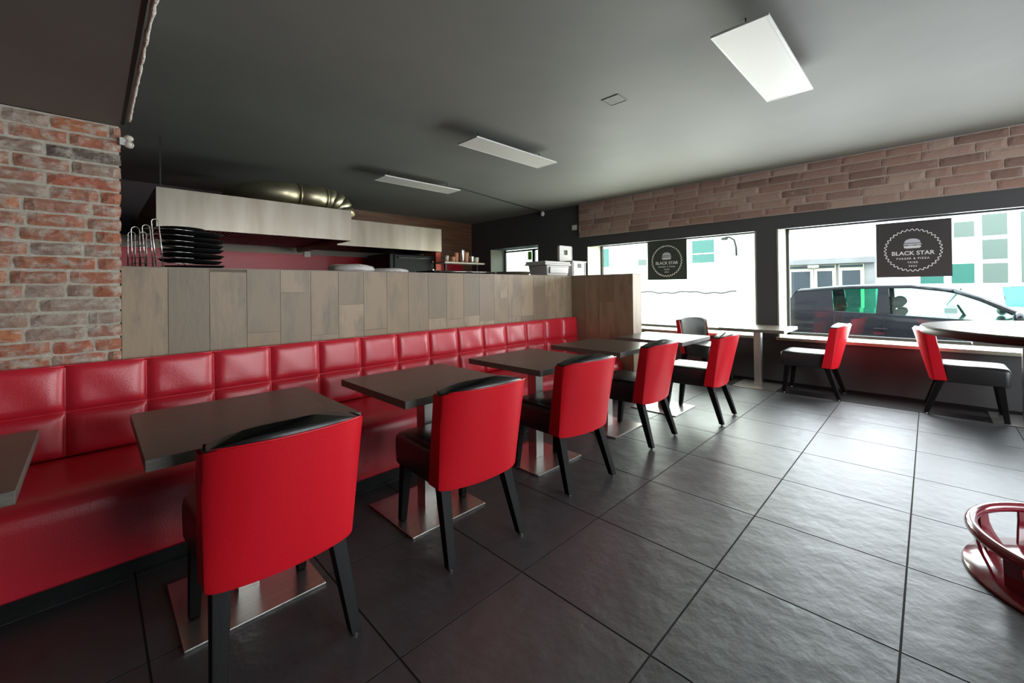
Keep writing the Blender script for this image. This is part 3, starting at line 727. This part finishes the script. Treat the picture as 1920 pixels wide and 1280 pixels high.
t = thing('wall_lamp', 'dark curved bracket lamp on the pale house front', 'lamp', (XF-.02, 4.78, 2.3)); bm = BM(); tube(bm, [(0, 0, 0), (-.03, 0, .3), (-.05, .05, .55), (-.08, .2, .66), (-.1, .34, .66)], .03, 10); obj('arm', bm, MT['darkmetal'], t, smooth=True)
bm = BM(); lathe(bm, [(.10, 0), (.12, .04), (.05, .09)], (-.1, .36, .58), 16); obj('shade', bm, MT['darkmetal'], t, smooth=True)
bm = BM(); pts = []
for k in range(46):
    yy = 4.7+k*.085; pts.append((XF-.35, yy, 1.06-.07*abs(math.sin(k*.16))+.02*math.sin(k*.9)))
tube(bm, pts, .022, 8); tag(obj('rope', bm, MT['darkmetal'], None, smooth=True), 'dark sagging rope hung along the pale house front', 'rope')
for y in (4.7, 6.6, 8.5):
    t = thing('rope_post', {4.7: 'pale post at the right end of the sagging rope', 6.6: 'pale post at the middle of the sagging rope', 8.5: 'pale post at the left end of the sagging rope'}[y], 'post', (XF-.29, y, GZ), 0, 'posts carrying the rope')
    bm = BM(); lathe(bm, [(.03, .03), (.03, 1.25)], n=12); obj('pole', bm, MT['facadeB'], t); bm = BM(); lathe(bm, [(.14, 0), (.14, .03)], n=20); obj('foot', bm, MT['facadeB'], t)
b = thing('corner_house', 'white house with grey stone entrance and gridded windows across the street', 'building', (0, 0, 0))
obj('wall', bx(XF+.05, XF+.35, -12, 3.79, GZ, 5.2), MT['facadeB'], b)
windows_on(b, [(-.475, -.84, 2.44, 2.84), (-.97, -1.39, 2.44, 2.98), (-.97, -1.39, 1.84, 2.34), (-.97, -1.39, 1.24, 1.74), (-1.6, -2.1, 1.24, 2.98)], MT['greyglass'], XF+.05)
windows_on(b, [(-.42, -.83, 1.24, 1.75), (.17, -.28, 1.24, 1.45)], MT['tealglass'], XF+.05)
en = obj('entrance_surround', bx(XF-.25, XF+.049, 1.1, 3.7, GZ, 2.0), MT['stonegrey'], b)
obj('cornice', bx(XF-.42, XF-.25, 1.06, 3.75, 1.86, 2.04), MT['stonegrey'], b, bevel=.02)
for (ya, yb) in ((1.386, 1.845), (2.037, 2.449), (2.584, 3.125)):
    f = obj('door_leaf', bx(XF-.30, XF-.25, ya-.06, yb+.06, GZ, 1.72), MT['creamframe'], b); obj('pane', bx(XF-.306, XF-.30, ya+.02, yb-.02, .2, 1.66), MT['doorglass'], f)
    f = obj('transom', bx(XF-.29, XF-.25, ya-.06, yb+.06, 1.73, 1.84), MT['creamframe'], b); obj('pane', bx(XF-.296, XF-.29, ya-.04, yb+.04, 1.745, 1.825), MT['doorglass'], f)
t = thing('entrance_lamp', 'small pale lamp above the stone entrance', 'lamp', (XF-.44, 2.5, 1.80)); obj('body', bx(-.06, .02, -.14, .14, -.04, .04), MT['white'], t, bevel=.02); obj('backplate', bx(.02, .03, -.05, .05, -.03, .03), MT['darkmetal'], t)

# cars ---------------------------------------------------------------
def make_car(paint, trim, label, loc):
    """hatchback, nose towards -y, near flank at local x=0, body width 1.75"""
    W_ = 1.75; t = thing('parked_car', label, 'car', loc)
    zof = -GZ  # heights below are above the room floor
    belt = [(1.95, .60), (1.93, .80), (1.74, .93), (1.43, .83), (.6, .79), (-.1, .74), (-.85, .70), (-1.2, .66), (-1.75, .56), (-2.12, .42)]
    bm = BM()
    secs = []
    st = [(1.97, .62, .10), (1.90, .80, .02), (1.74, .85, -.02), (1.43, .82, -.04), (.6, .79, -.05), (-.1, .745, -.05), (-.85, .715, -.05), (-1.2, .67, -.05), (-1.75, .56, -.03), (-2.05, .42, .0), (-2.18, .25, .06)]
    for y, zt, zb in st:
        tp = .0 if -1.8 < y < 1.8 else (.14 if y > 0 else .2)
        prof = [(tp+.05, zb), (tp+.0, zb+.12), (tp-.0, (zt+zb)/2), (tp+.03, zt-.10), (tp+.07, zt), (W_-tp-.07, zt), (W_-tp-.03, zt-.10), (W_-tp, (zt+zb)/2), (W_-tp, zb+.12), (W_-tp-.05, zb)]
        secs.append([(x, y, z+zof) for x, z in prof])
    loft(bm, secs); body = obj('body', bm, paint, t, smooth=True, bevel=.02)
    # roof
    rf = [(1.66, 1.155), (1.40, 1.19), (1.13, 1.215), (.6, 1.238), (.24, 1.236), (-.05, 1.20), (-.27, 1.145)]
    bm = BM(); secs = []
    for y, z in rf:
        secs.append([(x, y, zz+zof) for x, zz in ((.17, z-.05), (.20, z-.012), (.45, z+.008), (W_/2, z+.016), (W_-.45, z+.008), (W_-.20, z-.012), (W_-.17, z-.05))])
    loft(bm, secs); obj('roof', bm, paint, t, smooth=True)
    for sx in (0, 1):
        X = lambda x: x if sx == 0 else W_-x
        # pillars as prisms between belt (x=.07) and roof rail (x=.18)
        def pillar(nm, b0, b1, t0, t1, zb0, zb1, zt0, zt1):
            bm = BM(); th = .035
            lo = [(X(.06), b0, zb0+zof), (X(.06), b1, zb1+zof), (X(.06+th), b1, zb1+zof), (X(.06+th), b0, zb0+zof)]
            hi = [(X(.165), t0, zt0+zof), (X(.165), t1, zt1+zof), (X(.165+th), t1, zt1+zof), (X(.165+th), t0, zt0+zof)]
            loft(bm, [lo, hi]); obj(nm, bm, paint, t)
        pillar('rear_pillar', 1.86, 1.12, 1.64, 1.16, .82, .80, 1.15, 1.18)
        pillar('centre_pillar', .60, .43, .57, .45, .77, .76, 1.22, 1.22)
        bm = BM(); tube(bm, [(X(.085), -1.02, .70+zof), (X(.12), -.78, .86+zof), (X(.15), -.55, 1.00+zof), (X(.18), -.25, 1.14+zof)], .034, 8); obj('windscreen_pillar', bm, paint, t, smooth=True)
        bm = BM(); tube(bm, [(X(.175), 1.60, 1.15+zof), (X(.18), .9, 1.20+zof), (X(.18), .2, 1.205+zof), (X(.18), -.25, 1.14+zof)], .030, 8); obj('roof_rail', bm, paint, t, smooth=True)
        def side_glass(nm, q, gm='carglass'):
            bm = BM(); a = [(X(x), y, z+zof) for x, y, z in q]; c_ = [(X(x+.004), y, z+zof) for x, y, z in q]; loft(bm, [a, c_]); obj(nm, bm, MT[gm], t)
        side_glass('rear_door_glass', [(.08, 1.13, .79), (.17, 1.15, 1.18), (.17, .57, 1.20), (.08, .60, .77)])
        side_glass('front_door_glass', [(.08, .43, .76), (.17, .45, 1.20), (.175, -.20, 1.15), (.14, -.60, .97), (.085, -.98, .70)], 'carglassfront')
        for yy in (1.25, -1.35):
            bm = BM(); o = None
            lathe(bm, [(.22, -.09), (.30, -.10), (.315, -.07), (.315, .07), (.30, .10), (.22, .09)], n=36); wv = obj('tyre', bm, MT['tyre'], t, smooth=True)
            wv.rotation_euler = (0, PI/2, 0); wv.location = (X(.07), yy, .315)
            bm = BM(); lathe(bm, [(.05, -.07), (.21, -.085), (.215, .085), (.05, .07)], n=24); obj('rim', bm, MT['steel'], wv, smooth=True)
        bm = BM(); bmesh.ops.create_uvsphere(bm, u_segments=16, v_segments=10, radius=1, matrix=Matrix.Translation((X(-.07), -.83, .79+zof)) @ Matrix.Diagonal((.11, .06, .075, 1))); obj('wing_mirror', bm, paint, t, smooth=True)
        obj('door_handle', bx(min(X(-.012), X(.0)), max(X(-.012), X(.0))+.02, .46, .62, .545+zof, .565+zof), paint, t, bevel=.004)
        bm = BM(); box(bm, min(X(.01), X(.10)), max(X(.01), X(.10)), 1.72, 1.90, .52+zof, .78+zof); obj('tail_light', bm, MT['taillight'], t, bevel=.02)
        obj('door_seam', bx(min(X(-.004), X(.02)), max(X(-.004), X(.02)), .50, .508, .05+zof, .73+zof), MT['tyre'], t)
    # screens
    bm = BM(); loft(bm, [[(.13, -1.02, .70+zof), (W_-.13, -1.02, .70+zof), (W_-.2, -.27, 1.15+zof), (.2, -.27, 1.15+zof)], [(.13, -1.01, .69+zof), (W_-.13, -1.01, .69+zof), (W_-.2, -.26, 1.14+zof), (.2, -.26, 1.14+zof)]]); obj('windscreen', bm, MT['carglass'], t)
    bm = BM(); loft(bm, [[(.13, 1.87, .82+zof), (W_-.13, 1.87, .82+zof), (W_-.2, 1.67, 1.15+zof), (.2, 1.67, 1.15+zof)], [(.13, 1.86, .82+zof), (W_-.13, 1.86, .82+zof), (W_-.2, 1.66, 1.15+zof), (.2, 1.66, 1.15+zof)]]); obj('rear_screen', bm, MT['doorglass'], t)
    # seats with headrests, steering wheel
    for (x, y) in ((.45, .28), (1.3, .28), (.45, 1.1), (1.3, 1.1)):
        bm = BM(); loft(bm, [[(x+sx*a, y+sy*.06+dy, z+zof) for sx, sy in ((-1, -1), (1, -1), (1, 1), (-1, 1))] for a, dy, z in ((.24, -.05, .3), (.25, .0, .6), (.2, .06, .84))]); s_ = obj('car_seat', bm, MT['carseat'], t, bevel=.03)
        bm = BM(); bmesh.ops.create_uvsphere(bm, u_segments=18, v_segments=12, radius=1, matrix=Matrix.Translation((x, y+.08, .95+zof)) @ Matrix.Diagonal((.13, .09, .09, 1))); obj('headrest', bm, MT['carseat'], s_, smooth=True)
    bm = BM(); ringtube(bm, (0, 0, 0), .185, .014, 40, 8); o = obj('steering_wheel', bm, MT['carseat'], t, smooth=True); o.location = (1.3, -.40, .72+zof); o.rotation_euler = (1.15, 0, 0)
    return t
make_car(MT['carpaint'], None, 'black hatchback parked outside the right street window', (8.6, 0, GZ))
make_car(MT['carwhite'], None, 'white car parked farther out, beyond the black hatchback', (11.6, -2.1, GZ))
